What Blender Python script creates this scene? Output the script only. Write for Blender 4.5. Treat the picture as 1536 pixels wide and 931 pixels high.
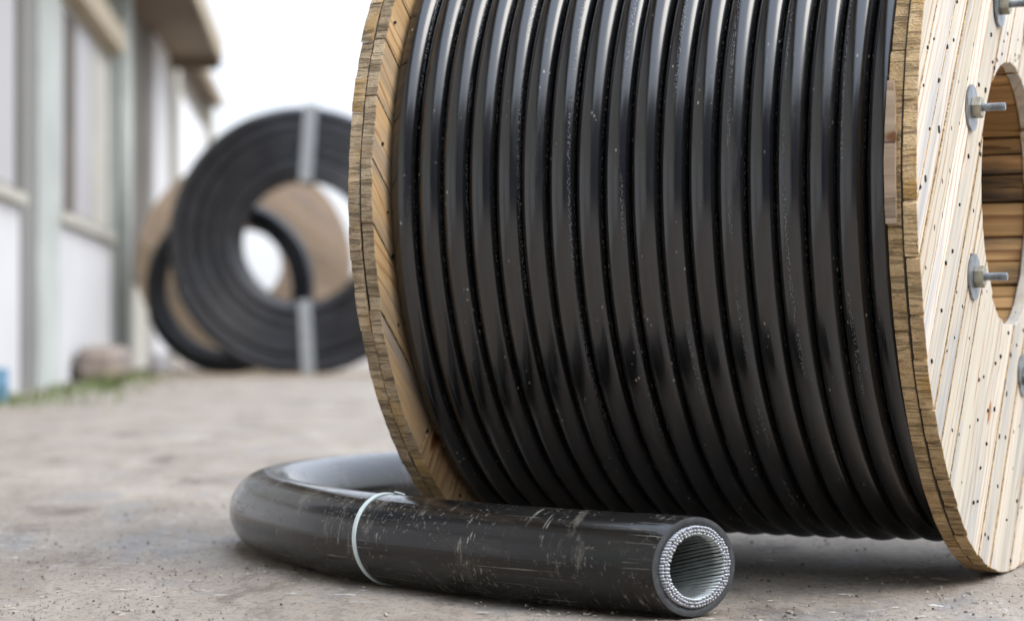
import bpy, bmesh, math, random
from mathutils import Vector, Matrix
R_ = math.radians
sc = bpy.context.scene
for o in list(bpy.data.objects): bpy.data.objects.remove(o)
col = sc.collection

# ------------------------------------------------------------------ camera
CAMH = 0.3783
cam = bpy.data.cameras.new('camera'); camo = bpy.data.objects.new('camera', cam); col.objects.link(camo)
cam.sensor_width = 36.0; cam.lens = 36.0*3300/1536
camo.location = (0, 0, CAMH); camo.rotation_euler = (R_(90)+0.01045, 0, 0)
cam.clip_start = 0.05; cam.clip_end = 3000
cam.dof.use_dof = True; cam.dof.focus_distance = 3.12; cam.dof.aperture_fstop = 3.3
sc.camera = camo

# ------------------------------------------------------------------ sky and sun (bright overcast)
SUN_EL, SUN_AZ = R_(48), R_(118)          # azimuth clockwise from +Y: from the right, a little behind the camera
w = bpy.data.worlds.new('World'); sc.world = w; w.use_nodes = True
nt = w.node_tree; bg = nt.nodes['Background']
sky = nt.nodes.new('ShaderNodeTexSky'); sky.sky_type = 'NISHITA'; sky.sun_disc = False
sky.sun_elevation = SUN_EL; sky.sun_rotation = SUN_AZ; sky.dust_density = 4.0; sky.air_density = 1.2
hs = nt.nodes.new('ShaderNodeHueSaturation'); hs.inputs['Saturation'].default_value = 0.42
nt.links.new(sky.outputs[0], hs.inputs['Color'])
deck = nt.nodes.new('ShaderNodeMix'); deck.data_type = 'RGBA'; deck.inputs[0].default_value = 0.6     # even cloud cover over the clear sky
nt.links.new(hs.outputs[0], deck.inputs[6]); 
# standard overcast luminance: three times brighter overhead than at the horizon, the same all the way round
tc = nt.nodes.new('ShaderNodeTexCoord'); sx = nt.nodes.new('ShaderNodeSeparateXYZ'); nt.links.new(tc.outputs['Generated'], sx.inputs[0])
ma = nt.nodes.new('ShaderNodeMath'); ma.operation = 'MAXIMUM'; nt.links.new(sx.outputs[2], ma.inputs[0]); ma.inputs[1].default_value = 0
cr = nt.nodes.new('ShaderNodeMix'); cr.data_type = 'RGBA'; nt.links.new(ma.outputs[0], cr.inputs[0])
cr.inputs[6].default_value = (6.2, 6.4, 6.8, 1); cr.inputs[7].default_value = (15.4, 18.0, 22.4, 1)
nt.links.new(cr.outputs[2], deck.inputs[7])
nt.links.new(deck.outputs[2], bg.inputs['Color'])
bg.inputs['Strength'].default_value = 0.15
sl = bpy.data.lights.new('sun', 'SUN'); sl.energy = 1.0; sl.angle = R_(34); sl.color = (1.0, 0.93, 0.83)
so = bpy.data.objects.new('sun', sl); col.objects.link(so)
sd = Vector((math.sin(SUN_AZ)*math.cos(SUN_EL), math.cos(SUN_AZ)*math.cos(SUN_EL), math.sin(SUN_EL)))
so.rotation_euler = (-sd).to_track_quat('-Z', 'Y').to_euler()
vs = sc.view_settings; vs.view_transform = 'Standard'; vs.look = 'None'; vs.gamma = 1.0; vs.exposure = 0.57
vs.use_curve_mapping = False

# ------------------------------------------------------------------ material helper
class G:
    def __init__(s, name, rough=0.6, spec=0.5, metal=0.0):
        s.m = bpy.data.materials.new(name); s.m.use_nodes = True; s.t = s.m.node_tree
        s.b = s.t.nodes['Principled BSDF']
        s.b.inputs['Roughness'].default_value = rough; s.b.inputs['Specular IOR Level'].default_value = spec
        s.b.inputs['Metallic'].default_value = metal
    def put(s, sock, v):
        if isinstance(v, bpy.types.NodeSocket): s.t.links.new(v, sock)
        elif isinstance(v, (tuple, list)) and len(v) == 3 and sock.type == 'RGBA': sock.default_value = (*v, 1)
        else: sock.default_value = v
    def n(s, typ, ins=None, **kw):
        nd = s.t.nodes.new('ShaderNode'+typ)
        for k, v in kw.items(): setattr(nd, k, v)
        for k, v in (ins or {}).items(): s.put(nd.inputs[k], v)
        return nd
    def obj(s): return s.n('TexCoord').outputs['Object']
    def uv(s): return s.n('TexCoord').outputs['UV']
    def rnd(s): return s.n('ObjectInfo').outputs['Random']
    def mp(s, v, scale=(1,1,1), loc=(0,0,0), rot=(0,0,0)):
        return s.n('Mapping', {'Vector': v, 'Scale': scale, 'Location': loc, 'Rotation': rot}).outputs[0]
    def vadd(s, a, b): return s.n('VectorMath', {0: a, 1: b}, operation='ADD').outputs[0]
    def xyz(s, x=0., y=0., z=0.): return s.n('CombineXYZ', {0: x, 1: y, 2: z}).outputs[0]
    def noise(s, v, scale=5, detail=4, rough=.55, dist=0.):
        return s.n('TexNoise', {'Vector': v, 'Scale': scale, 'Detail': detail, 'Roughness': rough, 'Distortion': dist}).outputs['Fac']
    def vor(s, v, scale=5, feat='F1', out='Distance', rand=1.0):
        return s.n('TexVoronoi', {'Vector': v, 'Scale': scale, 'Randomness': rand}, feature=feat).outputs[out]
    def math(s, op, a, b=0., c=0., clamp=False):
        return s.n('Math', {0: a, 1: b, 2: c}, operation=op, use_clamp=clamp).outputs[0]
    def ss(s, v, lo, hi, a=0., b=1.):       # smoothstep map range
        return s.n('MapRange', {0: v, 1: lo, 2: hi, 3: a, 4: b}, interpolation_type='SMOOTHSTEP').outputs[0]
    def ramp(s, f, stops):
        nd = s.n('ValToRGB', {0: f}); cr = nd.color_ramp
        while len(cr.elements) < len(stops): cr.elements.new(0.5)
        for e, (p, c) in zip(cr.elements, stops): e.position = p; e.color = (*c, 1)
        return nd.outputs[0]
    def mix(s, f, a, b, mode='MIX'):
        nd = s.n('Mix', data_type='RGBA', blend_type=mode); s.put(nd.inputs[0], f); s.put(nd.inputs[6], a); s.put(nd.inputs[7], b)
        return nd.outputs[2]
    def done(s, color=None, rough=None, bump=None, dist=0.001, strength=1.0):
        if color is not None: s.put(s.b.inputs['Base Color'], color)
        if rough is not None: s.put(s.b.inputs['Roughness'], rough)
        if bump is not None:
            bp = s.n('Bump', {'Height': bump, 'Distance': dist, 'Strength': strength})
            s.t.links.new(bp.outputs[0], s.b.inputs['Normal'])
        return s.m

def mat_wood(name, light, mid, line, stain, stain_amt, knots=1.0, contrast=1.0, val=(.85, 1.1)):
    g = G(name, .78, .25)
    r = g.rnd(); r2 = g.math('FRACT', g.math('MULTIPLY', r, 7.13)); r3 = g.math('FRACT', g.math('MULTIPLY', r, 31.7))
    o = g.obj()
    p = g.vadd(o, g.xyz(g.math('MULTIPLY', r, 40.), g.math('MULTIPLY_ADD', r2, .16, -.08), g.math('MULTIPLY_ADD', r3, -.12, -.03)))
    warp = g.noise(g.mp(p, (1.6, 7, 7)), 2.2, 3, .5)
    pw = g.vadd(g.mp(p, (.06, 1, 1)), g.xyz(0., g.math('MULTIPLY', warp, .05), g.math('MULTIPLY', warp, .03)))
    ring = g.n('TexWave', {'Vector': pw, 'Scale': 17., 'Distortion': 1.2, 'Detail': 3., 'Detail Scale': 2.}, wave_type='RINGS', rings_direction='X', wave_profile='SAW').outputs['Fac']
    fine = g.noise(g.mp(p, (3, 150, 150)), 1.5, 5, .65)
    med = g.noise(g.mp(p, (1.3, 26, 26)), 1.2, 5, .6)
    c = g.ramp(g.math('MULTIPLY_ADD', med, .65, g.math('MULTIPLY', fine, .35)), [(.5-.2/contrast, mid), (.5+.14/contrast, light)])
    lines = g.math('MULTIPLY', g.ss(ring, .66, .95), g.ss(med, .40, .56))
    c = g.mix(g.math('MULTIPLY', lines, .8), c, line)
    st = g.math('MULTIPLY', g.ss(g.noise(g.mp(p, (1.1, 9, 9)), 1.6, 5, .62), .46, .68), stain_amt)
    c = g.mix(st, c, stain)
    kn = g.vor(g.mp(p, (4.2, 13, 13)), 1.0)
    c = g.mix(g.ss(kn, .16*knots, .09*knots), c, (line[0]*.8, line[1]*.62, line[2]*.45))
    hair = g.math('MULTIPLY', g.ss(g.noise(g.mp(p, (1.0, 120, 120)), 1.0, 2, .5), .70, .76), .75)     # drying cracks along the grain
    c = g.mix(hair, c, (.12, .085, .055))
    c = g.mix(1.0, c, g.n('CombineColor', {0: g.math('MULTIPLY_ADD', r2, val[1]-val[0], val[0]), 1: g.math('MULTIPLY_ADD', r2, val[1]-val[0], val[0]*.99), 2: g.math('MULTIPLY_ADD', r2, (val[1]-val[0])*1.2, val[0]*.94)}).outputs[0], 'MULTIPLY')
    h = g.math('ADD', g.math('MULTIPLY', fine, .6), g.math('SUBTRACT', g.math('MULTIPLY', med, .5), hair))
    return g.done(c, None, h, .0016, .8)

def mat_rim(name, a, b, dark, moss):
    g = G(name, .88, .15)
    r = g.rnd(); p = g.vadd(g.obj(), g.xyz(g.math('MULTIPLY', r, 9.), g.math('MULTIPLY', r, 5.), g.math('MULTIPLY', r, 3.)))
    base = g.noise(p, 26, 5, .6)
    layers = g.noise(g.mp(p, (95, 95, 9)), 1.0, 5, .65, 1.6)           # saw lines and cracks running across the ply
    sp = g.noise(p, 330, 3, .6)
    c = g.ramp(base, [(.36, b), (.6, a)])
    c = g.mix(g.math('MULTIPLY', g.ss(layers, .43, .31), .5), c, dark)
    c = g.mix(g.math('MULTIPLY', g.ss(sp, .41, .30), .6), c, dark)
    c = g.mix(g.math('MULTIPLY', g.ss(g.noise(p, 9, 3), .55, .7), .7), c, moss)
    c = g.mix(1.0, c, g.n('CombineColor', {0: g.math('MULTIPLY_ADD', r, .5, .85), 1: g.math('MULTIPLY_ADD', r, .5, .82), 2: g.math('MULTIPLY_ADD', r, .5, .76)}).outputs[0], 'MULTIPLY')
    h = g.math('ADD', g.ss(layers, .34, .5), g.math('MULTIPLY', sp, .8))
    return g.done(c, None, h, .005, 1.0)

def mat_plain(name, c, rough=.6, metal=0., var=.25, scale=8, spec=.5, bump=0.):
    g = G(name, rough, spec, metal)
    f = g.noise(g.obj(), scale, 5, .6)
    cc = g.ramp(f, [(.3, tuple(x*(1-var) for x in c)), (.7, tuple(min(1, x*(1+var)) for x in c))])
    return g.done(cc, None, f if bump else None, bump or .001)

M = {}
M['pale'] = mat_wood('bleached_plank_wood', (.70, .645, .55), (.59, .52, .42), (.44, .24, .11), (.40, .405, .41), .85, .8, 1.5, (.84, 1.1))
M['tan'] = mat_wood('tan_plank_wood', (.68, .46, .24), (.49, .305, .14), (.28, .125, .045), (.30, .26, .21), .9, 1.1, 1.5)
M['barrel'] = mat_wood('barrel_stave_wood', (.68, .44, .195), (.45, .26, .105), (.22, .10, .035), (.055, .05, .05), .95, 1.3, 1.2, (.6, 1.25))
M['rim_grey'] = mat_rim('weathered_end_grain', (.54, .43, .30), (.37, .285, .19), (.08, .06, .04), (.50, .32, .12))
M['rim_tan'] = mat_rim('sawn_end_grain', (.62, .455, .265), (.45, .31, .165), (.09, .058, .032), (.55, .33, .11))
M['old'] = mat_wood('old_brown_wood', (.50, .38, .27), (.36, .26, .175), (.22, .13, .08), (.30, .26, .22), .85, 1.0, 1.4, (.75, 1.15))
M['core'] = mat_plain('dark_core', (.035, .026, .018), .9)
M['nail'] = mat_plain('rusty_nail_head', (.03, .022, .018), .55, .4, .5, 90)
M['zinc'] = mat_plain('zinc_plated_steel', (.27, .29, .31), .42, .85, .35, 60)
M['brass'] = mat_plain('yellow_zinc_steel', (.36, .34, .27), .42, .85, .3, 60)

def mat_cable():
    g = G('black_cable_jacket', .3, .95)
    uv = g.uv(); r = g.n('SeparateXYZ', {0: uv}); u, v = r.outputs[0], r.outputs[1]
    # uv: u = metres along, v = 0..1 round the tube (0.067 m)
    q = g.xyz(u, g.math('MULTIPLY', v, .134))
    streak = g.noise(g.mp(q, (1.2, 160, 1)), 1., 4, .6)
    soft = g.noise(g.mp(q, (2.2, 22, 1)), 1., 4, .6)
    sp = g.vor(g.mp(q, (60, 95, 1)), 1.)
    spm = g.ss(sp, .20, .09)
    pick = g.ss(g.noise(g.mp(q, (7, 22, 1)), 1., 3), .54, .66)
    scr = g.math('MULTIPLY', g.ss(g.noise(g.mp(q, (30, 300, 1), rot=(0, 0, .12)), 1., 2, .5), .73, .77), g.ss(soft, .46, .6))
    # printed and embossed marking line along the jacket, too worn to read
    lane = g.math('ABSOLUTE', g.math('SUBTRACT', g.math('FRACT', g.math('MULTIPLY_ADD', u, .155, v)), .5))
    dash = g.math('MULTIPLY', g.ss(lane, .022, .014), g.ss(g.noise(g.xyz(g.math('MULTIPLY', u, 240.), g.math('MULTIPLY', v, 60.)), 1., 1), .52, .58))
    dash = g.math('MULTIPLY', dash, g.ss(g.noise(g.xyz(g.math('MULTIPLY', u, 3.)), 1., 2), .47, .53))
    c = g.ramp(soft, [(.35, (.005, .0053, .0064)), (.7, (.0095, .0092, .0095))])
    dustm = g.math('MULTIPLY', g.ss(g.noise(g.mp(q, (5, 30, 1)), 1., 6, .7), .5, .75), .22)
    c = g.mix(dustm, c, (.075, .066, .058))
    c = g.mix(g.math('MULTIPLY', g.math('MULTIPLY', spm, pick), .8), c, (.34, .31, .26))
    c = g.mix(g.math('MULTIPLY', scr, .5), c, (.23, .22, .21))
    c = g.mix(g.math('MULTIPLY', dash, .28), c, (.35, .36, .38))
    # dust and grit caught in the grooves between the turns
    gv_ = g.math('ADD', v, g.math('MULTIPLY_ADD', g.noise(g.xyz(g.math('MULTIPLY', u, 2.3)), 1., 2), .06, -.03))
    groove = g.math('MAXIMUM', g.ss(g.math('ABSOLUTE', g.math('SUBTRACT', gv_, .825)), .030, .010), g.math('MULTIPLY', g.ss(g.math('ABSOLUTE', g.math('SUBTRACT', gv_, .20)), .02, .008), .5))
    gd = g.math('MULTIPLY', groove, g.math('MULTIPLY', g.ss(g.noise(g.mp(q, (170, 300, 1)), 1., 2), .53, .62), g.ss(g.noise(g.xyz(g.math('MULTIPLY', u, 4.5)), 1., 3), .40, .60)))
    c = g.mix(g.math('MULTIPLY', gd, .7), c, (.30, .255, .20))
    ro = g.math('ADD', g.math('MULTIPLY_ADD', soft, .20, .09), g.math('MULTIPLY', dustm, .7))
    h = g.math('ADD', g.math('MULTIPLY', streak, .25), g.math('ADD', g.math('MULTIPLY', dash, .8), g.math('MULTIPLY', soft, .8)))
    h = g.math('SUBTRACT', h, g.math('MULTIPLY', scr, .6))
    return g.done(c, ro, h, .0007, .7)
M['cable'] = mat_cable()

def mat_pipe():
    g = G('scuffed_black_pipe', .35, .5)
    uv = g.uv(); r = g.n('SeparateXYZ', {0: uv}); u, v = r.outputs[0], r.outputs[1]
    q = g.xyz(u, g.math('MULTIPLY', v, .424))
    c = g.ramp(g.noise(g.mp(q, (2.5, 9, 1)), 1., 5, .62), [(.34, (.006, .0062, .0068)), (.68, (.015, .0132, .0115))])
    lines = g.noise(g.mp(q, (.9, 90, 1)), 1., 4, .6)
    film = g.math('MULTIPLY', g.ss(g.noise(g.mp(q, (3.5, 12, 1)), 1.3, 7, .72), .52, .76), .30)
    c = g.mix(g.math('MULTIPLY', film, g.ss(lines, .3, .62)), c, (.15, .13, .105))
    # scrapes: round the pipe and slanted
    sc1 = g.math('MULTIPLY', g.ss(g.noise(g.mp(q, (85, 5, 1), rot=(0, 0, .2)), 1., 7, .74), .575, .66), g.ss(g.noise(g.mp(q, (9, 11, 1)), 1., 4, .65), .50, .58))
    sc2 = g.math('MULTIPLY', g.ss(g.noise(g.mp(q, (80, 22, 1), rot=(0, 0, -.7)), 1.4, 4, .65), .59, .66), g.ss(g.noise(g.mp(q, (8, 9, 1), (3, 5, 0)), 1., 3, .6), .53, .60))
    sc3 = g.math('MULTIPLY', g.ss(g.noise(g.mp(q, (3.5, 300, 1)), 1., 4, .6), .58, .66), g.ss(g.noise(g.mp(q, (6, 9, 1), (7, 1, 0)), 1., 3, .6), .50, .6))
    chips = g.math('MULTIPLY', g.ss(g.noise(g.mp(q, (120, 120, 1)), 1., 5, .7), .57, .63), g.ss(g.noise(g.mp(q, (10, 10, 1), (1, 8, 0)), 1., 3, .6), .47, .57))
    m = g.math('MAXIMUM', g.math('MAXIMUM', sc1, sc2), g.math('MAXIMUM', g.math('MULTIPLY', sc3, .8), g.math('MULTIPLY', chips, .45)))
    c = g.mix(g.math('MULTIPLY', m, .7), c, g.ramp(g.noise(q, 40, 2), [(.35, (.24, .205, .155)), (.65, (.42, .40, .355))]))
    smear = g.math('MULTIPLY', g.ss(g.noise(g.mp(q, (16, 5, 1), rot=(0, 0, .3)), 1., 8, .78), .55, .68), .55)
    c = g.mix(smear, c, (.23, .205, .165))
    ro = g.math('ADD', g.math('MULTIPLY_ADD', lines, .16, .07), g.math('ADD', g.math('MULTIPLY', film, .45), g.math('MULTIPLY', m, .4)))
    h = g.math('ADD', g.math('MULTIPLY', lines, .8), g.math('ADD', g.math('MULTIPLY', m, .7), g.math('MULTIPLY', g.noise(g.mp(q, (14, 30, 1)), 1., 4), .6)))
    return g.done(c, ro, h, .0009, .8)
M['pipe'] = mat_pipe()
M['cut'] = mat_plain('sawn_black_polymer', (.045, .047, .05), .55, 0., .35, 120, .5, .0006)
M['wire'] = mat_plain('bright_steel_wire', (.40, .41, .43), .38, .85, .3, 150)
M['wire_end'] = mat_plain('sheared_steel_wire_end', (.42, .42, .44), .45, .6, .5, 400)
M['liner'] = mat_plain('grey_green_steel_wire', (.48, .51, .50), .36, .8, .25, 40)
M['tie'] = mat_plain('pale_plastic_tie', (.66, .74, .72), .45, 0., .08, 60)
M['strap'] = mat_plain('frosted_strapping', (.30, .31, .315), .4, 0., .12, 20)
M['coil'] = mat_plain('dusty_black_coil', (.022, .022, .025), .33, 0., .5, 5)

def mat_ground():
    g = G('worn_dusty_concrete', .85, .3)
    p = g.obj()
    big = g.noise(p, .55, 5, .6); mid = g.noise(g.mp(p, (1.5, .5, 1)), 3.2, 7, .68, .4); fine = g.noise(g.mp(p, (1, .55, 1)), 70, 6, .75); vf = g.noise(g.mp(p, (1, .45, 1)), 260, 4, .7)
    c = g.ramp(mid, [(.32, (.255, .21, .166)), (.5, (.335, .285, .234)), (.68, (.41, .357, .30))])
    c = g.mix(g.math('MULTIPLY', g.ss(big, .48, .68), .55), c, (.27, .228, .178))
    # bare grey concrete rubbed clean between the dust
    bare = g.math('MULTIPLY', g.ss(g.noise(g.mp(p, (2.0, .8, 1), (4, 2, 0)), 2.4, 7, .68, .3), .53, .62), .6)
    c = g.mix(bare, c, (.245, .232, .222))
    # damp dark dirt trails
    dirt = g.math('MULTIPLY', g.ss(g.noise(g.mp(p, (2.0, .75, 1), (9, 3, 0)), 2.1, 8, .74, .5), .53, .66), .7)
    c = g.mix(dirt, c, (.10, .08, .063))
    c = g.mix(g.math('MULTIPLY', g.ss(fine, .50, .36), .6), c, (.15, .125, .10))
    c = g.mix(g.math('MULTIPLY', g.ss(vf, .43, .31), .8), c, (.07, .055, .042))
    # pale scuffs and scraped lime
    scf = g.math('MULTIPLY', g.ss(g.noise(g.mp(p, (22, 34, 1), rot=(0, 0, .15)), 1., 5, .65), .60, .66), g.ss(g.noise(g.mp(p, (2.6, 1.8, 1), (2, 7, 0)), 1.5, 4, .65), .49, .57))
    c = g.mix(g.math('MULTIPLY', scf, .8), c, (.66, .65, .64))
    # hairline cracks
    ck = g.vor(g.vadd(p, g.xyz(g.math('MULTIPLY', mid, .35), g.math('MULTIPLY', big, .6))), .75, 'DISTANCE_TO_EDGE')
    c = g.mix(g.math('MULTIPLY', g.ss(ck, .006, .002), .22), c, (.08, .07, .06))
    h = g.math('ADD', g.math('MULTIPLY', mid, 3.0), g.math('ADD', fine, g.math('MULTIPLY', vf, .5)))
    ro = g.math('SUBTRACT', .9, g.math('MULTIPLY', bare, .3))
    return g.done(c, ro, h, .004, .8)
M['ground'] = mat_ground()

# ------------------------------------------------------------------ object helpers
def link(name, me, mats=(), parent=None, loc=None, mw=None):
    o = bpy.data.objects.new(name, me); col.objects.link(o)
    if me is not None:
        for m in mats:
            me.materials.append(M[m] if isinstance(m, str) else m)
    if parent is not None: o.parent = parent
    if loc is not None: o.location = loc
    if mw is not None: o.matrix_local = mw
    return o
def tag(o, label=None, cat=None, group=None, kind=None):
    if label: o['label'] = label
    if cat: o['category'] = cat
    if group: o['group'] = group
    if kind: o['kind'] = kind
    return o
def empty(name, loc, rz=0.):
    o = bpy.data.objects.new(name, None); col.objects.link(o); o.location = loc; o.rotation_euler = (0, 0, rz); o.empty_display_size = .1
    return o
def bm_mesh(bm, name='mesh', smooth=False, autosmooth=None):
    bmesh.ops.recalc_face_normals(bm, faces=bm.faces)
    me = bpy.data.meshes.new(name); bm.to_mesh(me); bm.free()
    if smooth: me.polygons.foreach_set('use_smooth', [True]*len(me.polygons))
    return me
def add_box(bm, x0, x1, y0, y1, z0, z1, mat=0):
    v = [bm.verts.new(c) for c in ((x0,y0,z0),(x1,y0,z0),(x1,y1,z0),(x0,y1,z0),(x0,y0,z1),(x1,y0,z1),(x1,y1,z1),(x0,y1,z1))]
    fs = [bm.faces.new([v[i] for i in f]) for f in ((0,3,2,1),(4,5,6,7),(0,1,5,4),(1,2,6,5),(2,3,7,6),(3,0,4,7))]
    for f in fs: f.material_index = mat
    return v
def box_mesh(x0, x1, y0, y1, z0, z1, bev=0.0):
    bm = bmesh.new(); add_box(bm, x0, x1, y0, y1, z0, z1)
    if bev: bmesh.ops.bevel(bm, geom=list(bm.edges), offset=bev, segments=1, affect='EDGES', profile=.7)
    return bm_mesh(bm)
def sweep(rings, us, closed_v=True, caps=(True, True), name='tube', extra=None):
    """rings: list of rings (lists of points, same count); us: metres along for the uv."""
    n = len(rings[0]); verts = [p for r in rings for p in r]; faces = []; uvs = []
    for i in range(len(rings)-1):
        for j in range(n):
            k = (j+1) % n
            faces.append((i*n+j, i*n+k, (i+1)*n+k, (i+1)*n+j))
            uvs += [(us[i], j/n), (us[i], (j+1)/n), (us[i+1], (j+1)/n), (us[i+1], j/n)]
    if caps[0]: faces.append(tuple(range(n))[::-1]); uvs += [(us[0], 0)]*n
    if caps[1]: faces.append(tuple((len(rings)-1)*n+j for j in range(n))); uvs += [(us[-1], 0)]*n
    me = bpy.data.meshes.new(name); me.from_pydata(verts, [], faces)
    ul = me.uv_layers.new(name='UVMap'); ul.data.foreach_set('uv', [c for t in uvs for c in t])
    me.polygons.foreach_set('use_smooth', [True]*len(me.polygons)); me.update()
    return me
def frames(path, up=Vector((0, 0, 1))):
    out = []
    for i, p in enumerate(path):
        a = path[max(0, i-1)]; b = path[min(len(path)-1, i+1)]
        t = (b-a).normalized(); s = t.cross(up).normalized(); u = s.cross(t).normalized(); out.append((p, t, s, u))
    return out
def catmull(pts, step):
    pts = [Vector(p) for p in pts]; P = [2*pts[0]-pts[1]]+pts+[2*pts[-1]-pts[-2]]; out = []
    for i in range(1, len(P)-2):
        a, b, c, d = P[i-1:i+3]
        for k in range(20):
            t = k/20; out.append(.5*((2*b)+(c-a)*t+(2*a-5*b+4*c-d)*t*t+(3*b-a-3*c+d)*t**3))
    out.append(pts[-1].copy())
    res = [out[0]]; acc = 0.
    for a, b in zip(out, out[1:]):
        L = (b-a).length; pos = 0.
        while acc+L-pos >= step:
            pos += step-acc; res.append(a.lerp(b, pos/L)); acc = 0.
        acc += L-pos
    return res

rng = random.Random(11)

# ------------------------------------------------------------------ ground
from mathutils import noise as mn
def grid_axis(coarse_lo, lo, hi, step, coarse_hi): return coarse_lo+[lo+step*i for i in range(int((hi-lo)/step)+1)]+coarse_hi
xs = grid_axis([-900, -60, -8, -2.2], -1.25, 1.25, .0065, [2.2, 8, 60, 900]); ys = grid_axis([-40, 0, 2.0], 2.5, 5.2, .0075, [6, 7.5, 10, 20, 60, 1500])
gv = []
for y in ys:
    for x in xs:
        if abs(x) < 1.26 and 2.49 < y < 5.21:
            ed = min(1., (1.25-abs(x))/.2, (y-2.5)/.1, (5.2-y)/.5); ed = max(0., ed)
            a_ = mn.noise((x*3.1, y*3.1, 1.)); b_ = mn.noise((x*17, y*17, 2.)); c_ = mn.noise((x*62, y*62, 3.)); d_ = mn.noise((x*130, y*130, 7.))
            dirt = max(0., min(1., (mn.noise((x*2.3+5, y*3.6, 4.))+.05)*3))
            z = -.0022+.0012*a_+.0009*b_+(.0005+.0016*dirt)*c_+(.0003+.0011*dirt)*d_+.0012*dirt
            z = min(z, .0006)*ed
        else: z = 0.
        gv.append((x, y, z))
nx = len(xs); gf = [(i*nx+j, i*nx+j+1, (i+1)*nx+j+1, (i+1)*nx+j) for i in range(len(ys)-1) for j in range(nx-1)]
gm = bpy.data.meshes.new('ground'); gm.from_pydata(gv, [], gf); gm.polygons.foreach_set('use_smooth', [True]*len(gf)); gm.update()
ground = link('ground', gm, ['ground']); ground['kind'] = 'structure'

# ------------------------------------------------------------------ the big reel
PHI = 0.4287; RF = 0.6; W = 0.87; T2 = 0.0412; PLY = 0.0194; CORE = T2-2*PLY; RH = 0.2097
MID = Vector((0.397, 3.6794, 0.0))

def plank_mesh(v0, v1, R, rh, th, clip=None, rough=.0012, steps=None, seed=0, chamfer=.0010, rim_index=1):
    """a board of a disc: grain along local x, width along y, thickness along z (0..th)."""
    rr = random.Random(seed); bm = bmesh.new()
    v0 = max(v0, -R+.002); v1 = min(v1, R-.002)
    n = steps or max(3, int((v1-v0)/.011))
    vs_ = [v0+(v1-v0)*i/n for i in range(n+1)]
    for s in (-rh, rh):
        if v0+.002 < s < v1-.002: vs_.append(s)
    vs_ = sorted(vs_); rows = []
    dR = rr.uniform(-.0025, .001); dH = rr.uniform(-.003, .003)
    for v in vs_:
        Rj = R+dR+rr.uniform(-rough, rough)
        o = math.sqrt(max(1e-6, Rj*Rj-v*v)); h = math.sqrt(max(0., rh*rh-v*v))
        if h > 0: h = max(0.0, h+dH+rr.uniform(-rough, rough)*1.8)
        if h < 0.012: h = 0.
        rows.append((bm.verts.new((-o, v, 0)), bm.verts.new((-h, v, 0)), bm.verts.new((h, v, 0)) if h > 0 else None, bm.verts.new((o, v, 0))))
    for a, b in zip(rows, rows[1:]):
        for s in (0, 1):
            l0, r0 = (a[0], a[1]) if s == 0 else (a[2] or a[1], a[3]); l1, r1 = (b[0], b[1]) if s == 0 else (b[2] or b[1], b[3])
            bm.faces.new((l0, r0, r1, l1))
    if clip:
        co, no = clip
        bmesh.ops.bisect_plane(bm, geom=list(bm.verts)+list(bm.edges)+list(bm.faces), plane_co=co, plane_no=no, clear_outer=True)
    if not bm.faces: bm.free(); return None
    bmesh.ops.dissolve_limit(bm, angle_limit=.01, verts=list(bm.verts), edges=list(bm.edges))
    ex = bmesh.ops.extrude_face_region(bm, geom=list(bm.faces))
    for e in ex['geom']:
        if isinstance(e, bmesh.types.BMVert): e.co.z += th
    bmesh.ops.recalc_face_normals(bm, faces=bm.faces)
    if chamfer:
        es = [e for e in bm.edges if len(e.link_faces) == 2 and (abs(e.link_faces[0].normal.z) > .9) != (abs(e.link_faces[1].normal.z) > .9)]
        try: bmesh.ops.bevel(bm, geom=es, offset=chamfer, segments=1, affect='EDGES', profile=.6)
        except Exception: pass
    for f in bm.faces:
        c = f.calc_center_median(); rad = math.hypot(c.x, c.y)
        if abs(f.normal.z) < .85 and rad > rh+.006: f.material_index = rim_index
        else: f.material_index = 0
    left = set(bm.verts); out = []
    while left:
        st = [left.pop()]; comp = set(st)
        while st:
            for e in st.pop().link_edges:
                for q in e.verts:
                    if q in left: left.discard(q); comp.add(q); st.append(q)
        vl = list(comp); ix = {q: i for i, q in enumerate(vl)}
        fs = [f for f in bm.faces if f.verts[0] in comp]
        me = bpy.data.meshes.new('plank'); me.from_pydata([q.co[:] for q in vl], [], [[ix[q] for q in f.verts] for f in fs])
        me.polygons.foreach_set('material_index', [f.material_index for f in fs]); me.update(); out.append(me)
    bm.free()
    return out

def ply(parent, x0, beta, R, rh, widths, face, rim, seed, th=PLY, clip=None, clipsign=1, gap=.0020, depth_jit=.0008):
    """boards side by side across a disc; x0 = local x of the ply's low side. clip = (angle of line, point yz)."""
    rr = random.Random(seed); v = -R; k = 0; out = []
    gdir = Vector((0, math.cos(beta), math.sin(beta))); wdir = Vector((0, -math.sin(beta), math.cos(beta))); n = Vector((1, 0, 0))
    rot = Matrix((gdir, wdir, n)).transposed().to_4x4()
    while v < R-.012:
        wd = rr.uniform(*widths); v1 = min(R, v+wd)
        if R-v1 < .02: v1 = R
        c = None
        if clip:
            cp, cn = clip; cn = cn*clipsign
            c = (Vector((cp.dot(gdir), cp.dot(wdir), 0)), Vector((cn.dot(gdir), cn.dot(wdir), 0)))
        mes = plank_mesh(v+gap*rr.uniform(.3, .8), v1-gap*rr.uniform(.3, .8), R, rh, th+rr.uniform(-.0004, .0004), c, seed=seed*100+k)
        xo = x0+rr.uniform(-depth_jit, depth_jit)
        for me in mes or []:
            out.append(link('plank', me, [face, rim], parent, mw=Matrix.Translation((xo, 0, 0)) @ rot))
        v = v1; k += 1
    return out

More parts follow.
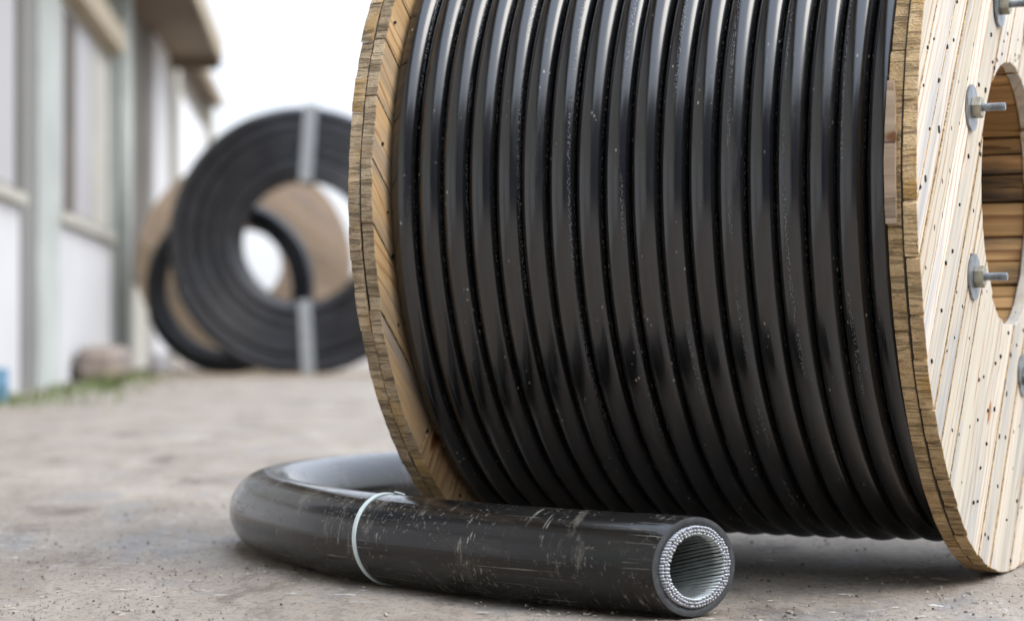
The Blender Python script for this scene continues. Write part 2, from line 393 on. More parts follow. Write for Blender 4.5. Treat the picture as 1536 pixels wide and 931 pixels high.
def disc_ring(R, rh, x0, x1, n=96):
    bm = bmesh.new(); L = []
    for x in (x0, x1):
        for r in (R, rh): L.append([bm.verts.new((x, r*math.cos(2*math.pi*i/n), r*math.sin(2*math.pi*i/n))) for i in range(n)])
    for i in range(n):
        j = (i+1) % n
        for a, b in ((0, 1), (2, 3), (0, 2), (1, 3)): bm.faces.new((L[a][i], L[a][j], L[b][j], L[b][i]))
    return bm_mesh(bm)

reel = tag(empty('cable_reel', MID, -PHI), 'large wooden cable reel with bolted plank flanges wound full of black cable', 'cable reel')
HB = RH+.026
fl_r = link('flange', disc_ring(RF-.0030, HB+.001, -CORE/2, CORE/2), ['core'], reel, (W/2-T2/2, 0, RF)); fl_r['label'] = 'pale bleached flange with bolts and round hub hole'
fl_l = link('flange', disc_ring(RF-.0030, HB+.001, -CORE/2, CORE/2), ['core'], reel, (-W/2+T2/2, 0, RF)); fl_l['label'] = 'tan flange with weathered grey rim'
# right flange: outer ply at +53 deg, inner ply at -38 deg
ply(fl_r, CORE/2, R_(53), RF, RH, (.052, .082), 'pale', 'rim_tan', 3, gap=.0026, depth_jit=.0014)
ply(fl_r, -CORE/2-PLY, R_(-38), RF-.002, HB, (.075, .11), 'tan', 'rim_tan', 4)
# left flange: outer ply narrow boards near horizontal, inner ply at -41 with a repaired sector at +50 deg at the bottom
ply(fl_l, -CORE/2-PLY, R_(8), RF, RH, (.048, .062), 'tan', 'rim_grey', 5, gap=.0003)
cl = (Vector((0, -.4419, -.4083)), Vector((0, math.sin(R_(51)), -math.cos(R_(51)))))
ply(fl_l, CORE/2, R_(-41), RF, HB, (.066, .09), 'tan', 'rim_grey', 6, clip=cl, clipsign=1)
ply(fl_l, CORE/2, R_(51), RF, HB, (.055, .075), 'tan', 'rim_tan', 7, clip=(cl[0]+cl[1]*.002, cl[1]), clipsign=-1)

def nails(parent, x, sgn, b1, b2, spacing, R, rh, seed, prob=.62):
    rr = random.Random(seed); bm = bmesh.new(); n = int(R/spacing)+1
    g1 = Vector((math.cos(b1), math.sin(b1))); g2 = Vector((math.cos(b2), math.sin(b2)))
    pts = []
    for i in range(-n*2, n*2+1):
        for j in range(-n*2, n*2+1):
            for q in range(2):
                if rr.random() > prob: continue
                p = g1*(i+rr.uniform(-.16, .16)+.34*(q-.5))*spacing+g2*(j+rr.uniform(-.12, .12)+.30*(q-.5))*spacing
                if rh+.012 < p.length < R-.014: pts.append(p)
    for k in range(26):
        a = rr.uniform(0, 6.28); r_ = rh+rr.uniform(.008, .03); pts.append(Vector((r_*math.cos(a), r_*math.sin(a))))
    for p in pts:
        ra = rr.uniform(.0021, .0036); rb = ra*rr.uniform(1.0, 1.9); an = rr.uniform(0, 3.14)
        ring = [];  top = []
        for i in range(8):
            t = i*math.pi/4; y = ra*math.cos(t); z = rb*math.sin(t); yy = y*math.cos(an)-z*math.sin(an); zz = y*math.sin(an)+z*math.cos(an)
            ring.append(bm.verts.new((x-sgn*.002, p.x+yy, p.y+zz))); top.append(bm.verts.new((x+sgn*(.0013+rr.uniform(0, .0002)), p.x+yy*.86, p.y+zz*.86)))
        bm.faces.new(top)
        for i in range(8): bm.faces.new((ring[i], ring[(i+1) % 8], top[(i+1) % 8], top[i]))
    o = link('nail_heads', bm_mesh(bm), ['nail'], parent); o['kind'] = 'stuff'
    return o
nails(fl_r, CORE/2+PLY, 1, R_(53), R_(-38), .088, RF, RH, 21, .8)
nails(fl_l, CORE/2+PLY, 1, R_(-41), R_(50), .082, RF, HB, 22, .5)

# splintered end on the rim of the right flange, inner ply
def splinter(name, a0, a1, x0, x1, r, mat, seed):
    rr = random.Random(seed); bm = bmesh.new(); n = 9; rows = []
    for i in range(n+1):
        a = a0+(a1-a0)*i/n; tap = .55+.45*math.sin(min(1, (i+.4)/n*2.2)*math.pi/2)
        ro = r+.0075*tap+rr.uniform(-.0006, .0006); ri = r-.004
        xa = x0+rr.uniform(-.0008, .0008); xb = x0+(x1-x0)*tap
        rows.append([bm.verts.new((x, q*math.cos(a), q*math.sin(a))) for x, q in ((xa, ri), (xa, ro), (xb, ro-.001), (xb, ri))])
    for a, b in zip(rows, rows[1:]):
        for k in range(4): bm.faces.new((a[k], a[(k+1) % 4], b[(k+1) % 4], b[k]))
    bm.faces.new(rows[0]); bm.faces.new(rows[-1][::-1])
    return link(name, bm_mesh(bm), [mat], fl_r)
splinter('splinter', R_(168.5), R_(187), -CORE/2-PLY-.001, -CORE/2-.006, RF, 'old', 5)

# barrel with staves that line the hub
RB = RH+.003; XB = W/2-PLY-.0025
bar = link('barrel', disc_ring(RB+.024, RB+.0205, -XB, XB), ['core'], reel, (0, 0, RF))
a = 0.; brr = random.Random(9)
while a < 2*math.pi-.05:
    da = min(brr.uniform(.13, .32), 2*math.pi-a)
    if 2*math.pi-a-da < .12: da = 2*math.pi-a
    hw = RB*math.tan(da/2)-.0012; am = a+da/2; d0 = brr.uniform(-.003, .002)
    me = box_mesh(-XB, XB, -hw, hw, -.009, .009+d0, .0016)
    rot = Matrix(((1, 0, 0), (0, -math.sin(am), -math.cos(am)), (0, math.cos(am), -math.sin(am)))).to_4x4()   # local z points to the axis
    link('stave', me, ['barrel'], bar, mw=Matrix.Translation((0, math.cos(am)*(RB+.0105), math.sin(am)*(RB+.0105))) @ rot)
    a += da

# bolts through both flanges
def cyl(bm, r, x0, x1, n=16, mat=0, rot=0.):
    A = [bm.verts.new((x0, r*math.cos(rot+2*math.pi*i/n), r*math.sin(rot+2*math.pi*i/n))) for i in range(n)]
    B = [bm.verts.new((x1, r*math.cos(rot+2*math.pi*i/n), r*math.sin(rot+2*math.pi*i/n))) for i in range(n)]
    for i in range(n): bm.faces.new((A[i], A[(i+1) % n], B[(i+1) % n], B[i])).material_index = mat
    bm.faces.new(A[::-1]).material_index = mat; bm.faces.new(B).material_index = mat
    return A, B
def rod_mesh():
    bm = bmesh.new(); n = 14; rings = []; x = -.02; 
    rings.append((x, .0056))
    x = .012
    while x < .0495:
        rings += [(x, .0050), (x+.0007, .0063), (x+.0013, .0063), (x+.0020, .0050)]; x += .0026
    rings.append((x, .0055)); L = []
    for (x, r) in rings: L.append([bm.verts.new((x, r*math.cos(2*math.pi*i/n), r*math.sin(2*math.pi*i/n))) for i in range(n)])
    for a_, b_ in zip(L, L[1:]):
        for i in range(n): bm.faces.new((a_[i], a_[(i+1) % n], b_[(i+1) % n], b_[i]))
    bm.faces.new(L[0][::-1]); bm.faces.new(L[-1]); return bm_mesh(bm)
def nut_mesh():
    bm = bmesh.new(); A, B = cyl(bm, .0165, .0036, .0176, 6)
    bmesh.ops.bevel(bm, geom=list(bm.edges), offset=.0012, segments=2, affect='EDGES', profile=.6); return bm_mesh(bm)
def washer_mesh():
    bm = bmesh.new(); cyl(bm, .0345, .0004, .0036, 40)
    bmesh.ops.bevel(bm, geom=[e for e in bm.edges if abs(e.verts[0].co.x-e.verts[1].co.x) < 1e-6], offset=.0008, segments=2, affect='EDGES'); return bm_mesh(bm)
RODM, NUTM, WASM = rod_mesh(), nut_mesh(), washer_mesh()
first = True
for q, deg in enumerate((106.7, 158.5, 207.2, 286.5, 334, 20, 63)):
    for side in (1, -1):
        aa = R_(deg); x = side*(W/2+.0012)
        rot = Matrix.Rotation(rng.uniform(0, 1), 4, 'X')
        if side == -1: rot = Matrix.Rotation(math.pi, 4, 'Z') @ rot
        rod = link('bolt', RODM, ['zinc'] if first else [], reel, mw=Matrix.Translation((x, .302*math.cos(aa), RF+.302*math.sin(aa))) @ rot)
        link('washer', WASM, ['zinc'] if first else [], rod); link('nut', NUTM, ['brass'] if first else [], rod)
        first = False

# ------------------------------------------------------------------ cable wound on the reel
def winding():
    rings, us = [], []; nT, ns, seg = 18, 20, 150; rt = .02135; rc = .5336; xin = (W-2*T2)/2
    pitch = (2*xin-2*rt-.003)/(nT-1+.0); rr = random.Random(4)
    ph = [rr.uniform(0, 6.28) for _ in range(40)]; rad = [rr.uniform(-.0016, .0012) for _ in range(40)]; rad[0] = .003
    u = 0.; total = nT*seg
    for i in range(total+1):
        turn = i/seg; th = math.pi*.5+2*math.pi*turn; k = int(turn); fr = turn-k
        # each turn runs nearly flat and crosses over to the next lane at the top of the far side
        cross = max(0., min(1., (fr-.80)/.2)); cross = cross*cross*(3-2*cross)
        lane = min(nT-1., k+cross) if k < nT-1 else nT-1.
        x = -xin+rt+.0015+lane*pitch+.0008*math.sin(3*th+ph[k])
        r_ = rc+(rad[k]*(1-cross)+rad[k+1]*cross)+.0006*math.sin(2*th+ph[k+1])
        a_ = math.pi*1.0-(th-math.pi*.5)+math.pi      # start at the far side
        c = Vector((x, r_*math.cos(a_), RF+r_*math.sin(a_))); er = Vector((0, math.cos(a_), math.sin(a_))); ex = Vector((1, 0, 0))
        rings.append([c+er*rt*math.cos(2*math.pi*j/ns)+ex*rt*math.sin(2*math.pi*j/ns) for j in range(ns)]); us.append(turn*2*math.pi*rc)
    return sweep(rings, us, name='wound_cable')
wc = tag(link('wound_cable', winding(), ['cable'], None, MID), 'glossy black cable wound in tight turns between the reel flanges', 'cable')
wc.rotation_euler = (0, 0, -PHI)
# the layer beneath it
def under():
    bm = bmesh.new(); n = 96; xin = (W-2*T2)/2-.002; L = []
    for x in (-xin, xin): L.append([bm.verts.new((x, .522*math.cos(2*math.pi*i/n), RF+.522*math.sin(2*math.pi*i/n))) for i in range(n)])
    for i in range(n): bm.faces.new((L[0][i], L[0][(i+1) % n], L[1][(i+1) % n], L[1][i]))
    return bm_mesh(bm, smooth=True)
link('inner_layer', under(), ['core'], wc)

# ------------------------------------------------------------------ the cut pipe lying in front
RP = .0675
cpts = [(.243, 2.939), (.15, 3.003), (.045, 3.085), (-.065, 3.195), (-.185, 3.335), (-.27, 3.455), (-.355, 3.63), (-.415, 3.80), (-.436, 3.97), (-.42, 4.15), (-.355, 4.36), (-.23, 4.56), (-.03, 4.74), (.22, 4.86), (.5, 4.9), (.8, 4.86)]
path = catmull([(x, y, RP) for x, y in cpts], .012)
FR = frames(path)
OBL = math.tan(R_(21))
def pipe_ring(i, r, n, ext=0.):
    p, t, s, u = FR[i]            # s = t x up ; t runs away from the cut end
    d = i*.012; fade = max(0., 1-d/.13)
    out = []
    for j in range(n):
        a_ = 2*math.pi*j/n
        so_ = r*math.cos(a_); out.append(p+s*so_+u*r*math.sin(a_)+t*(OBL*so_*SG*fade - ext))
    return out
camside = 1 if FR[0][2].dot(Vector((0, 0, RP))-FR[0][0]) > 0 else -1
SG = camside          # camera side is set back along the pipe
def pipe_pt(i, r, a_, ext=0.):
    p, t, s, u = FR[i]; fade = max(0., 1-i*.012/.13); so_ = r*math.cos(a_)
    return p+s*so_+u*r*math.sin(a_)+t*(OBL*so_*SG*fade-ext)
pipe = tag(empty('pipe_length', (path[0].x, path[0].y, 0)), 'thick scuffed black pipe with cut end, curved on the ground before the reel', 'pipe')
off = -Vector((path[0].x, path[0].y, 0))
def shift(me):
    me.transform(Matrix.Translation(off)); return me
n = 72
sh = sweep([pipe_ring(i, RP-(.0012 if i == 0 else 0.), n) for i in range(len(FR))], [i*.012 for i in range(len(FR))], caps=(False, True))
link('jacket', shift(sh), ['pipe'], pipe)
bm = bmesh.new(); A = [bm.verts.new(v) for v in pipe_ring(0, RP-.0012, n)]; rm = [bm.verts.new(v) for v in pipe_ring(0, RP-.005, n, .0006)]; B = [bm.verts.new(v) for v in pipe_ring(0, .0553, n)]; D_ = [bm.verts.new(v) for v in pipe_ring(10, .0550, n)]
for L0, L1 in ((A, rm), (rm, B), (B, D_)):
    for j in range(n): bm.faces.new((L0[j], L0[(j+1) % n], L1[(j+1) % n], L1[j]))
link('cut_face', shift(bm_mesh(bm, smooth=True)), ['cut'], pipe)
def wires(name, r, rw, cnt, twist, depth, ext, m1, m2, sides=7, seed=1):
    rr = random.Random(seed); bm = bmesh.new(); steps = int(depth/.012)
    for k in range(cnt):
        a0 = 2*math.pi*k/cnt+rr.uniform(-.008, .008); prev = None; e0 = ext+rr.uniform(-.0010, .0010); rj = rr.uniform(-.0003, .0003)
        for i in range(steps+1):
            p, t, s, u = FR[i]; aa = a0+twist*i*.012
            c = pipe_pt(i, r+rj, aa, e0 if i == 0 else 0.)
            er = s*math.cos(aa)+u*math.sin(aa); et = -s*math.sin(aa)+u*math.cos(aa)
            ring = [bm.verts.new(c+er*rw*math.cos(2*math.pi*j/sides)+et*rw*math.sin(2*math.pi*j/sides)) for j in range(sides)]
            if i == 0:
                c2 = bm.verts.new(c-t*rw*.5)
                for j in range(sides): bm.faces.new((ring[j], ring[(j+1) % sides], c2)).material_index = 1
            else:
                for j in range(sides): bm.faces.new((prev[j], prev[(j+1) % sides], ring[(j+1) % sides], ring[j])).material_index = 0
            prev = ring
    o = link(name, shift(bm_mesh(bm, smooth=True)), [m1, m2], pipe); o['kind'] = 'stuff'; return o
wires('outer_wires', .0528, .00215, 72, 1.0, .13, .0046, 'wire', 'wire_end', seed=2)
wires('middle_wires', .0485, .00215, 66, -1.4, .13, .0052, 'wire', 'wire_end', seed=4)
wires('inner_wires', .0443, .00215, 54, -6.5, .62, .0050, 'liner', 'wire_end', seed=3)
bm = bmesh.new(); prevr = None
for i in range(0, 60, 3):
    ring = [bm.verts.new(v) for v in pipe_ring(i, .0464, 48)]
    if prevr:
        for j in range(48): bm.faces.new((prevr[j], prevr[(j+1) % 48], ring[(j+1) % 48], ring[j]))
    prevr = ring
bm.faces.new(prevr)
link('bore', shift(bm_mesh(bm, smooth=True)), ['core'], pipe)
# pale tie round the pipe
it = min(range(len(FR)), key=lambda i: (FR[i][0]-Vector((-.18, 3.335, RP))).length)
p, t, s, u = FR[it]; rings = []
for j in range(65):
    a_ = 2*math.pi*j/64; er = s*math.cos(a_)+u*math.sin(a_); lean = t*(.010*math.cos(a_-.9))
    rings.append([p+er*rr_+t*ww+lean for rr_, ww in ((RP+.0002, -.0042), (RP+.0022, -.0038), (RP+.0022, .0038), (RP+.0002, .0042))])
tie = sweep(rings, [j*.0066 for j in range(65)], caps=(False, False)); tie.polygons.foreach_set('use_smooth', [False]*len(tie.polygons))
tieo = link('tie', shift(tie), ['tie'], pipe); tieo['label'] = 'pale band tied round the pipe'
a_ = R_(74); er = s*math.cos(a_)*camside*-1+u*math.sin(a_); et = er.cross(t)
bm = bmesh.new(); v = add_box(bm, -.0045, .0045, -.008, .008, 0, .003)
bmesh.ops.bevel(bm, geom=list(bm.edges), offset=.001, segments=1, affect='EDGES')
hd = bm_mesh(bm); hd.transform(Matrix.Translation(p+er*(RP+.0015)) @ Matrix((t, et, er)).transposed().to_4x4())
link('tie_head', shift(hd), ['tie'], tieo)

# ------------------------------------------------------------------ background: black coil standing behind
def coil_mesh(R0, turns, layers, rt, seg=72, ns=12, seed=1, squash=1.0):
    rr = random.Random(seed); rings, us = [], []; u = 0.; pit = rt*2.13; tot = turns*layers; last = None
    for i in range(tot*seg+1):
        tn = i/seg; L = min(layers-1, int(tn/turns)); k = tn-L*turns; inward = L % 2 == 0
        kk = k if inward else turns-k
        r_ = R0-rt-min(turns-1., max(0., kk-.5))*pit
        fr = max(0., min(1., (k-(turns-.4))/.4)) if L < layers-1 else 0.
        y = rt+(L+fr*fr*(3-2*fr))*pit*.98+.006*math.sin(tn*1.9+seed)+.006*math.sin(tn*5.1+seed)
        a_ = R_(200)+2*math.pi*tn
        er = Vector((math.cos(a_), 0, math.sin(a_))); c = Vector((0, y, R0))+er*(r_+.004*math.sin(a_*1.7+L*2)); ey = Vector((0, 1, 0))
        rings.append([c+er*rt*math.cos(2*math.pi*j/ns)+ey*rt*math.sin(2*math.pi*j/ns) for j in range(ns)]); us.append(tn*2*math.pi*R0)
    return sweep(rings, us, name='coil')
def strap(parent, ang, R0, r_in, depth, width, e=.012):
    bm = bmesh.new(); er = Vector((math.cos(ang), 0, math.sin(ang))); et = Vector((-math.sin(ang), 0, math.cos(ang))); c0 = Vector((0, 0, R0))
    prof = [(R0+e, -e), (R0+e, depth+e), (r_in-e, depth+e), (r_in-e, -e)]
    mid = []
    for (ra, ya), (rb, yb) in zip(prof, prof[1:]+prof[:1]):
        for k in range(6): t_ = k/6; mid.append((ra+(rb-ra)*t_, ya+(yb-ya)*t_))
    L = []
    for s_ in (-.5, .5):
        for o_ in (0., .004):
            row = []
            for r_, y_ in mid:
                cy_ = depth/2; cr = (R0+r_in)/2; dv = Vector((r_-cr, y_-cy_)); dv = dv*(1+o_/max(.05, dv.length))
                row.append(bm.verts.new(c0+er*(cr+dv.x)+Vector((0, cy_+dv.y, 0))+et*s_*width))
            L.append(row)
    n_ = len(mid)
    for i in range(n_):
        j = (i+1) % n_
        for a_, b_ in ((0, 2), (1, 3), (0, 1), (2, 3)): bm.faces.new((L[a_][i], L[a_][j], L[b_][j], L[b_][i]))
    return link('strap', bm_mesh(bm), ['strap'], parent)
DC = 19.75
coil = tag(empty('pipe_coil', ((452-768)/3300*DC, DC, .0), R_(3)), 'big upright coil of black pipe held by pale straps, standing behind the reel', 'pipe coil')
link('coiled_pipe', coil_mesh(1.215, 6, 6, .052), ['coil'], coil)
for an in (86, -87): strap(coil, R_(an), 1.215, .55, .665, .115)

lo = tag(empty('cable_loop', ((340-768)/3300*20.75, 20.70, 0), R_(-6)), 'loose loop of black pipe leaning between the strapped coil and a wooden reel', 'pipe coil')
link('coiled_pipe', coil_mesh(.82, 2, 2, .052, seed=5), ['coil'], lo)

# wooden reel behind the coil
r2 = tag(empty('wooden_reel', (-2.66, 22.0, 0), R_(94)), 'brown wooden reel standing behind the black coil near the wall', 'cable reel')
for sx in (-1, 1):
    f2 = link('flange', disc_ring(1.05, .37, -.004, .004, 64), ['core'], r2, (sx*.24, 0, 1.06))
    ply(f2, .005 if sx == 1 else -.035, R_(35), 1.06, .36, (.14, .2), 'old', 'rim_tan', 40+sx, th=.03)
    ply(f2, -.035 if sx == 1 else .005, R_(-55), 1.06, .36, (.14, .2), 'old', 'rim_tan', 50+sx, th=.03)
link('barrel', disc_ring(.50, .42, -.2, .2, 48), ['old'], r2, (0, 0, 1.06))

# ------------------------------------------------------------------ building along the left
M['stucco'] = mat_plain('pale_render', (.44, .42, .36), .9, 0, .2, 1.2)
M['white'] = mat_plain('white_wash', (.54, .535, .535), .9, 0, .07, .8)
M['pale_green'] = mat_plain('pale_green_paint', (.385, .405, .375), .8, 0, .25, 1.0)
M['grey_green'] = mat_plain('grey_side_render', (.20, .195, .18), .9, 0, .15, 1.0)  # grey strip set beside a pale green pilaster, for its darker side face
M['dark_recess'] = mat_plain('painted_dark_gap', (.10, .085, .068), .85, 0, .25, 2)  # shade of an open window gap and a recess, painted as dark brown
M['unseen_wing'] = mat_plain('unseen_wing_blue_grey', (.12, .132, .155), .85, 0, .3, 1.5)  # for the added wing that the cable reflects
M['far_wall'] = mat_plain('brown_grey_render', (.26, .235, .20), .9, 0, .3, 1.0)
M['bright'] = mat_plain('painted_bright_opening', (.72, .72, .73), .7, 0, .05, 1.0)  # sky brightness of an opening, put into the panes as white
M['soffit'] = mat_plain('brown_soffit_boards', (.17, .125, .085), .85, 0, .25, 2)
M['fascia'] = mat_plain('cream_fascia', (.42, .35, .25), .8, 0, .15, 2)
M['frame'] = mat_plain('lilac_grey_frame', (.40, .385, .365), .7, 0, .08, 3)
M['plinth'] = mat_plain('reddish_brick_plinth', (.25, .205, .175), .9, 0, .35, 5)
M['blue'] = mat_plain('blue_plastic', (.10, .22, .32), .5, 0, .1, 5)
gl = G('dark_window_glass', .08, .5); M['glass'] = gl.done((.05, .055, .06))
gl = G('pale_blind', .6, .4); M['blind'] = gl.done((.40, .385, .385))
M['roofing'] = mat_plain('grey_roofing', (.16, .15, .14), .85, 0, .2, 2)

# wall frame: s runs along the wall (away from the camera), o out from the wall face
WD = Vector((-.0812, 1, 0)).normalized(); WN = Vector((1, .0812, 0)).normalized(); W0 = Vector((-2.0, 0, 0))
wrot = Matrix((WN, WD, Vector((0, 0, 1)))).transposed().to_4x4()
kD = Vector((-.0812, 1, 0)).length
bld = tag(empty('yard_building', W0+WD*8*kD), 'long pale rendered building with pilasters and brown eaves along the yard', 'building')
bld.matrix_world = Matrix.Translation(W0) @ wrot
def bpart(name, mat, o0, o1, d0, d1, z0, z1, parent=None, bev=.0):
    return link(name, box_mesh(o0, o1, d0*kD, d1*kD, z0, z1, bev), [mat], parent or bld)
bpart('wall', 'stucco', -6, -.09, -14, 27, 0, 3.75)
bpart('apron_wall', 'white', -.088, -.03, -14, 14.23, 0, 1.20); bpart('apron_wall', 'white', -.088, -.03, 16.12, 20.08, 0, 1.19)
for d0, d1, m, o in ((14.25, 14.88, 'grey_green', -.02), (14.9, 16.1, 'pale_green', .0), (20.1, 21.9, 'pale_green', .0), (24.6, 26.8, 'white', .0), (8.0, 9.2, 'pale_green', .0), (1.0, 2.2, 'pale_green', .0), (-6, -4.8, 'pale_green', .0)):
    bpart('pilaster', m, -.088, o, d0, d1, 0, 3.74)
bpart('recess_wall', 'dark_recess', -.088, -.05, 21.92, 24.58, .9, 3.74)
bpart('unseen_wing_wall', 'unseen_wing', .002, 20, -9.0, -8.0, 0, 6.4)  # added wing, unseen behind the camera; blocks low sky to darken cable reflections
bpart('unseen_wing_roof', 'roofing', .0, 20.3, -9.3, -7.6, 6.402, 6.55)  # tops the added, unseen wing
def window(d0, d1, z0, z1, mull, gap=None):
    f = link('window', box_mesh(-.0885, -.06, d0*kD, d1*kD, z0, z1), ['frame'], bld)
    N_ = len(mull)-1
    for i in range(N_):
        a_, b_ = mull[i], mull[i+1]
        link('pane', box_mesh(-.058, -.045, (a_+.05)*kD, (b_-.06)*kD, z0+.08, z1-.08), ['blind' if i % 2 else 'glass'] if gap is None else [gap[i]], f)
    link('sill', box_mesh(-.0575, .03, (d0)*kD, (d1)*kD, z0-.035, z0+.03), ['stucco'], f)
    link('lintel', box_mesh(-.0575, .10, (d0)*kD, (d1)*kD, z1, z1+.22), ['fascia'], f)
window(16.15, 20.05, 1.24, 2.92, (16.2, 16.72, 17.42, 18.7, 20.0), ('blind', 'dark_recess', 'blind', 'stucco'))
window(9.6, 14.2, 1.24, 2.92, (9.65, 11.2, 12.7, 14.15), ('blind', 'glass', 'blind'))
window(2.6, 7.6, 1.24, 2.92, (2.65, 4.3, 5.9, 7.55), ('blind', 'glass', 'blind'))
rf = bpart('roof', 'roofing', -6.3, .63, -14.4, 27.05, 3.93, 4.0)
link('soffit', box_mesh(-.28, .60, -14.35*kD, 27*kD, 3.76, 3.80), ['soffit'], rf); link('fascia_board', box_mesh(.602, .64, -14.38*kD, 27.02*kD, 3.70, 3.926), ['fascia'], rf)
link('fascia_board', box_mesh(-.28, .60, 27.004*kD, 27.04*kD, 3.62, 3.926), ['soffit'], rf)
dp = bmesh.new()
cyl(dp, .05, 0, 3.7, 14); dpm = bm_mesh(dp, smooth=True); dpm.transform(Matrix.Rotation(R_(-90), 4, 'Y'))
link('downpipe', dpm, ['pale_green'], bld, (.052, 20.35*kD, .02))
bpart('plinth', 'plinth', .004, .34, 16.9, 18.2, 0, .28, bev=.07)

b2 = tag(empty('far_building', W0), 'white building beyond the brown eaves, farther along the yard', 'building')
b2.matrix_world = Matrix.Translation(W0) @ wrot
bpart('wall', 'far_wall', -6, -.12, 27.2, 36, 0, 4.1, b2)
for d0, d1 in ((27.3, 28.0), (35.2, 35.9)): bpart('pilaster', 'stucco', -.116, .05, d0, d1, 0, 4.05, b2)
wf = bpart('window', 'white', -.117, -.04, 28.4, 34.9, 1.6, 3.6, b2)
for d0 in (28.5, 30.6, 32.7): link('pane', box_mesh(-.038, -.02, d0*kD, (d0+2.0)*kD, 1.7, 3.5), ['bright'], wf)
rf2 = bpart('roof', 'roofing', -6.2, .14, 27.1, 36.3, 4.18, 4.34, b2); link('soffit', box_mesh(-.1, .12, 27.12*kD, 36.2*kD, 4.10, 4.17), ['soffit'], rf2); link('gutter', box_mesh(.122, .20, 27.12*kD, 36.28*kD, 4.08, 4.20), ['fascia'], rf2)

# things along the wall foot
def wl(o, d, z=0.): return W0+WN*o+WD*d*kD+Vector((0, 0, z))
# timber under the coil and offcuts beside it
for i, (x, y, L, h, rz) in enumerate(((-2.2, 19.45, 2.7, .02, .01), (-2.35, 20.75, 2.4, .05, -.02))):
    if i == 1: continue
    tag(link('timber_beam', box_mesh(-L/2, L/2, -.06, .06, 0, h, .003), ['rim_grey'], None, (x, y, 0)), 'grey weathered timber lying on the ground in front of the black coil', 'timber').rotation_euler = (0, 0, rz)
def drum(name, loc, r, h, mat, label):
    bm = bmesh.new(); n_ = 20; prof = [(r*.96, 0), (r, .02), (r, h*.48), (r*1.04, h*.5), (r, h*.52), (r, h-.02), (r*.96, h), (r*.8, h), (r*.8, h-.02), (.001, h-.02)]
    L = [[bm.verts.new((q*math.cos(2*math.pi*i/n_), q*math.sin(2*math.pi*i/n_), z)) for i in range(n_)] for q, z in prof]
    for a_, b_ in zip(L, L[1:]):
        for i in range(n_): bm.faces.new((a_[i], a_[(i+1) % n_], b_[(i+1) % n_], b_[i]))
    return tag(link(name, bm_mesh(bm, smooth=True), [mat], None, loc), label, 'bucket')
drum('bucket', wl(.16, 12.05), .06, .19, 'blue', 'small blue bucket standing against the white wall among weeds')
drum('bucket', (-3.18, 19.9, 0), .10, .20, 'blind', 'small pale bucket on the ground left of the black coil')

# weeds along the wall foot
M['grass'] = mat_plain('weed_green', (.12, .165, .04), .7, 0, .4, 6)
M['yellow'] = mat_plain('yellow_petals', (.62, .52, .03), .6, 0, .1, 6)
bm = bmesh.new(); gr = random.Random(5)
def blade(bm, p, h, lean, w_):
    a_ = gr.uniform(0, 6.28); d = Vector((math.cos(a_), math.sin(a_), 0)); s_ = Vector((-d.y, d.x, 0))*w_
    v0 = bm.verts.new(p-s_); v1 = bm.verts.new(p+s_); m0 = bm.verts.new(p+d*lean*.4*h-s_*.7+Vector((0, 0, h*.6))); m1 = bm.verts.new(p+d*lean*.4*h+s_*.7+Vector((0, 0, h*.6))); t_ = bm.verts.new(p+d*lean*h+Vector((0, 0, h)))
    bm.faces.new((v0, v1, m1, m0)); bm.faces.new((m0, m1, t_))
for i in range(1500):
    d = gr.uniform(11.0, 21.5); o = .16+abs(gr.gauss(0, .22))*(1.2 if d < 18 else .7)
    if math.sin(d*2.3)+math.sin(d*5.1+1) < gr.uniform(-1.6, .9): continue
    blade(bm, wl(o, d), gr.uniform(.02, .08), gr.uniform(.2, .9), .005)
tag(link('weed_strip', bm_mesh(bm), ['grass']), 'low green weeds along the foot of the wall', 'weeds', kind='stuff')
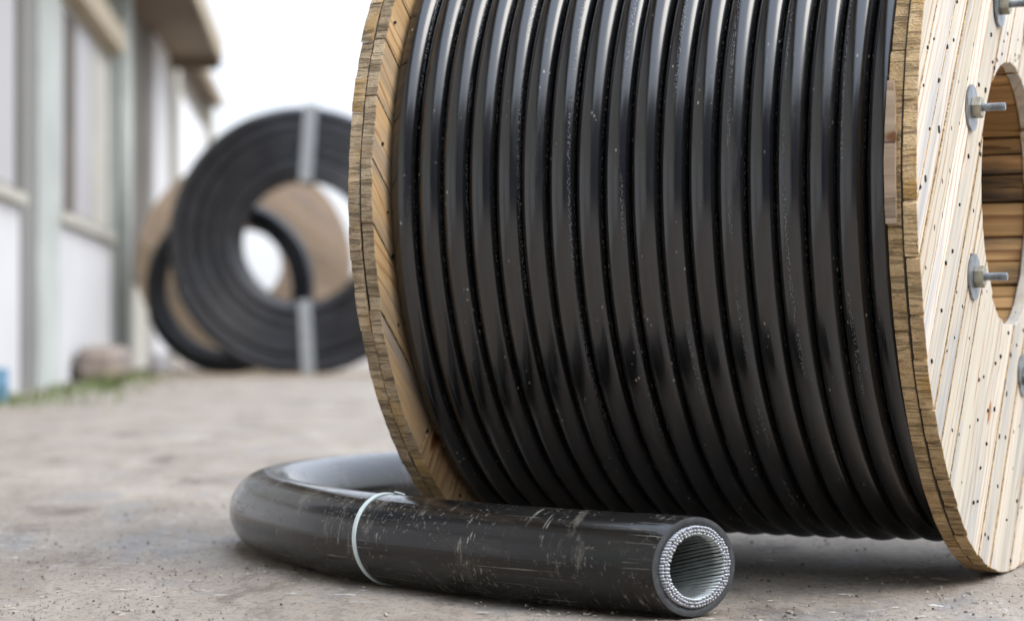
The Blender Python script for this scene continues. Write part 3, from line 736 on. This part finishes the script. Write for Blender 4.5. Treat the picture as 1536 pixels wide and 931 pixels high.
def dandelion(loc, seed, label):
    e = tag(empty('dandelion', loc), label, 'weed')
    bm = bmesh.new(); bh = bmesh.new(); rr = random.Random(seed)
    for i in range(16): blade(bm, Vector((rr.uniform(-.08, .08), rr.uniform(-.08, .08), 0)), rr.uniform(.06, .13), .8, .012)
    for i in range(7):
        c = Vector((rr.uniform(-.12, .12), rr.uniform(-.1, .1), rr.uniform(.08, .15)))
        blade(bm, Vector((c.x, c.y, 0)), c.z, 0., .003)
        ctr = bh.verts.new(c+Vector((0, 0, .008))); rg = [bh.verts.new(c+Vector((.022*math.cos(k*.7854)*(1 if k % 2 else .8), .022*math.sin(k*.7854)*(1 if k % 2 else .8), .012))) for k in range(8)]; lo_ = bh.verts.new(c)
        for k in range(8): bh.faces.new((ctr, rg[k], rg[(k+1) % 8])); bh.faces.new((lo_, rg[(k+1) % 8], rg[k]))
    link('leaves', bm_mesh(bm), ['grass'], e); link('flower_heads', bm_mesh(bh), ['yellow'], e)
dandelion(wl(.50, 14.9), 1, 'leafy weed with yellow flowers between the blue bucket and the reddish plinth')

# ------------------------------------------------------------------ grit and splinters on the concrete
M['grit'] = mat_plain('grey_grit', (.30, .27, .235), .9, 0, .5, 30)
M['chip'] = mat_plain('pale_wood_chips', (.40, .36, .30), .8, 0, .3, 30)
M['dark_grit'] = mat_plain('dark_grit', (.11, .085, .066), .9, 0, .4, 30)
bm = bmesh.new(); gr = random.Random(8)
def in_reel(x, y):
    return False
for i in range(9000):
    y = 2.7*math.exp(gr.uniform(0, .75)); x = gr.uniform(-.26, .26)*y
    if mn.noise((x*2.3+5, y*3.6, 4.))+.5*mn.noise((x*14, y*14, 9.)) < gr.uniform(-.55, .75): continue
    s_ = gr.choice((.0008, .001, .0012, .0015, .002, .0028))*gr.uniform(.7, 1.2); kind = gr.choice((0, 0, 0, 0, 0, 0, 2, 2, 1, 1))
    el = 1. if kind != 1 else gr.uniform(1.5, 4.5); an = gr.uniform(0, 3.14)
    top = Vector((x, y, s_*.8)); n_ = 5; rg = []
    for k in range(n_):
        t_ = 2*math.pi*k/n_+gr.uniform(-.3, .3); ux = s_*el*math.cos(t_); uy = s_*math.sin(t_)
        rg.append(bm.verts.new((x+ux*math.cos(an)-uy*math.sin(an), y+ux*math.sin(an)+uy*math.cos(an), -.0003)))
    tp = [bm.verts.new((x+(v.co.x-x)*.6, y+(v.co.y-y)*.6, s_*gr.uniform(.6, 1.) if kind != 1 else s_*.5)) for v in rg]
    bm.faces.new(tp).material_index = kind
    for k in range(n_): bm.faces.new((rg[k], rg[(k+1) % n_], tp[(k+1) % n_], tp[k])).material_index = kind
tag(link('grit', bm_mesh(bm), ['grit', 'chip', 'dark_grit']), 'scattered grit and pale wood chips on the concrete', 'grit', kind='stuff')
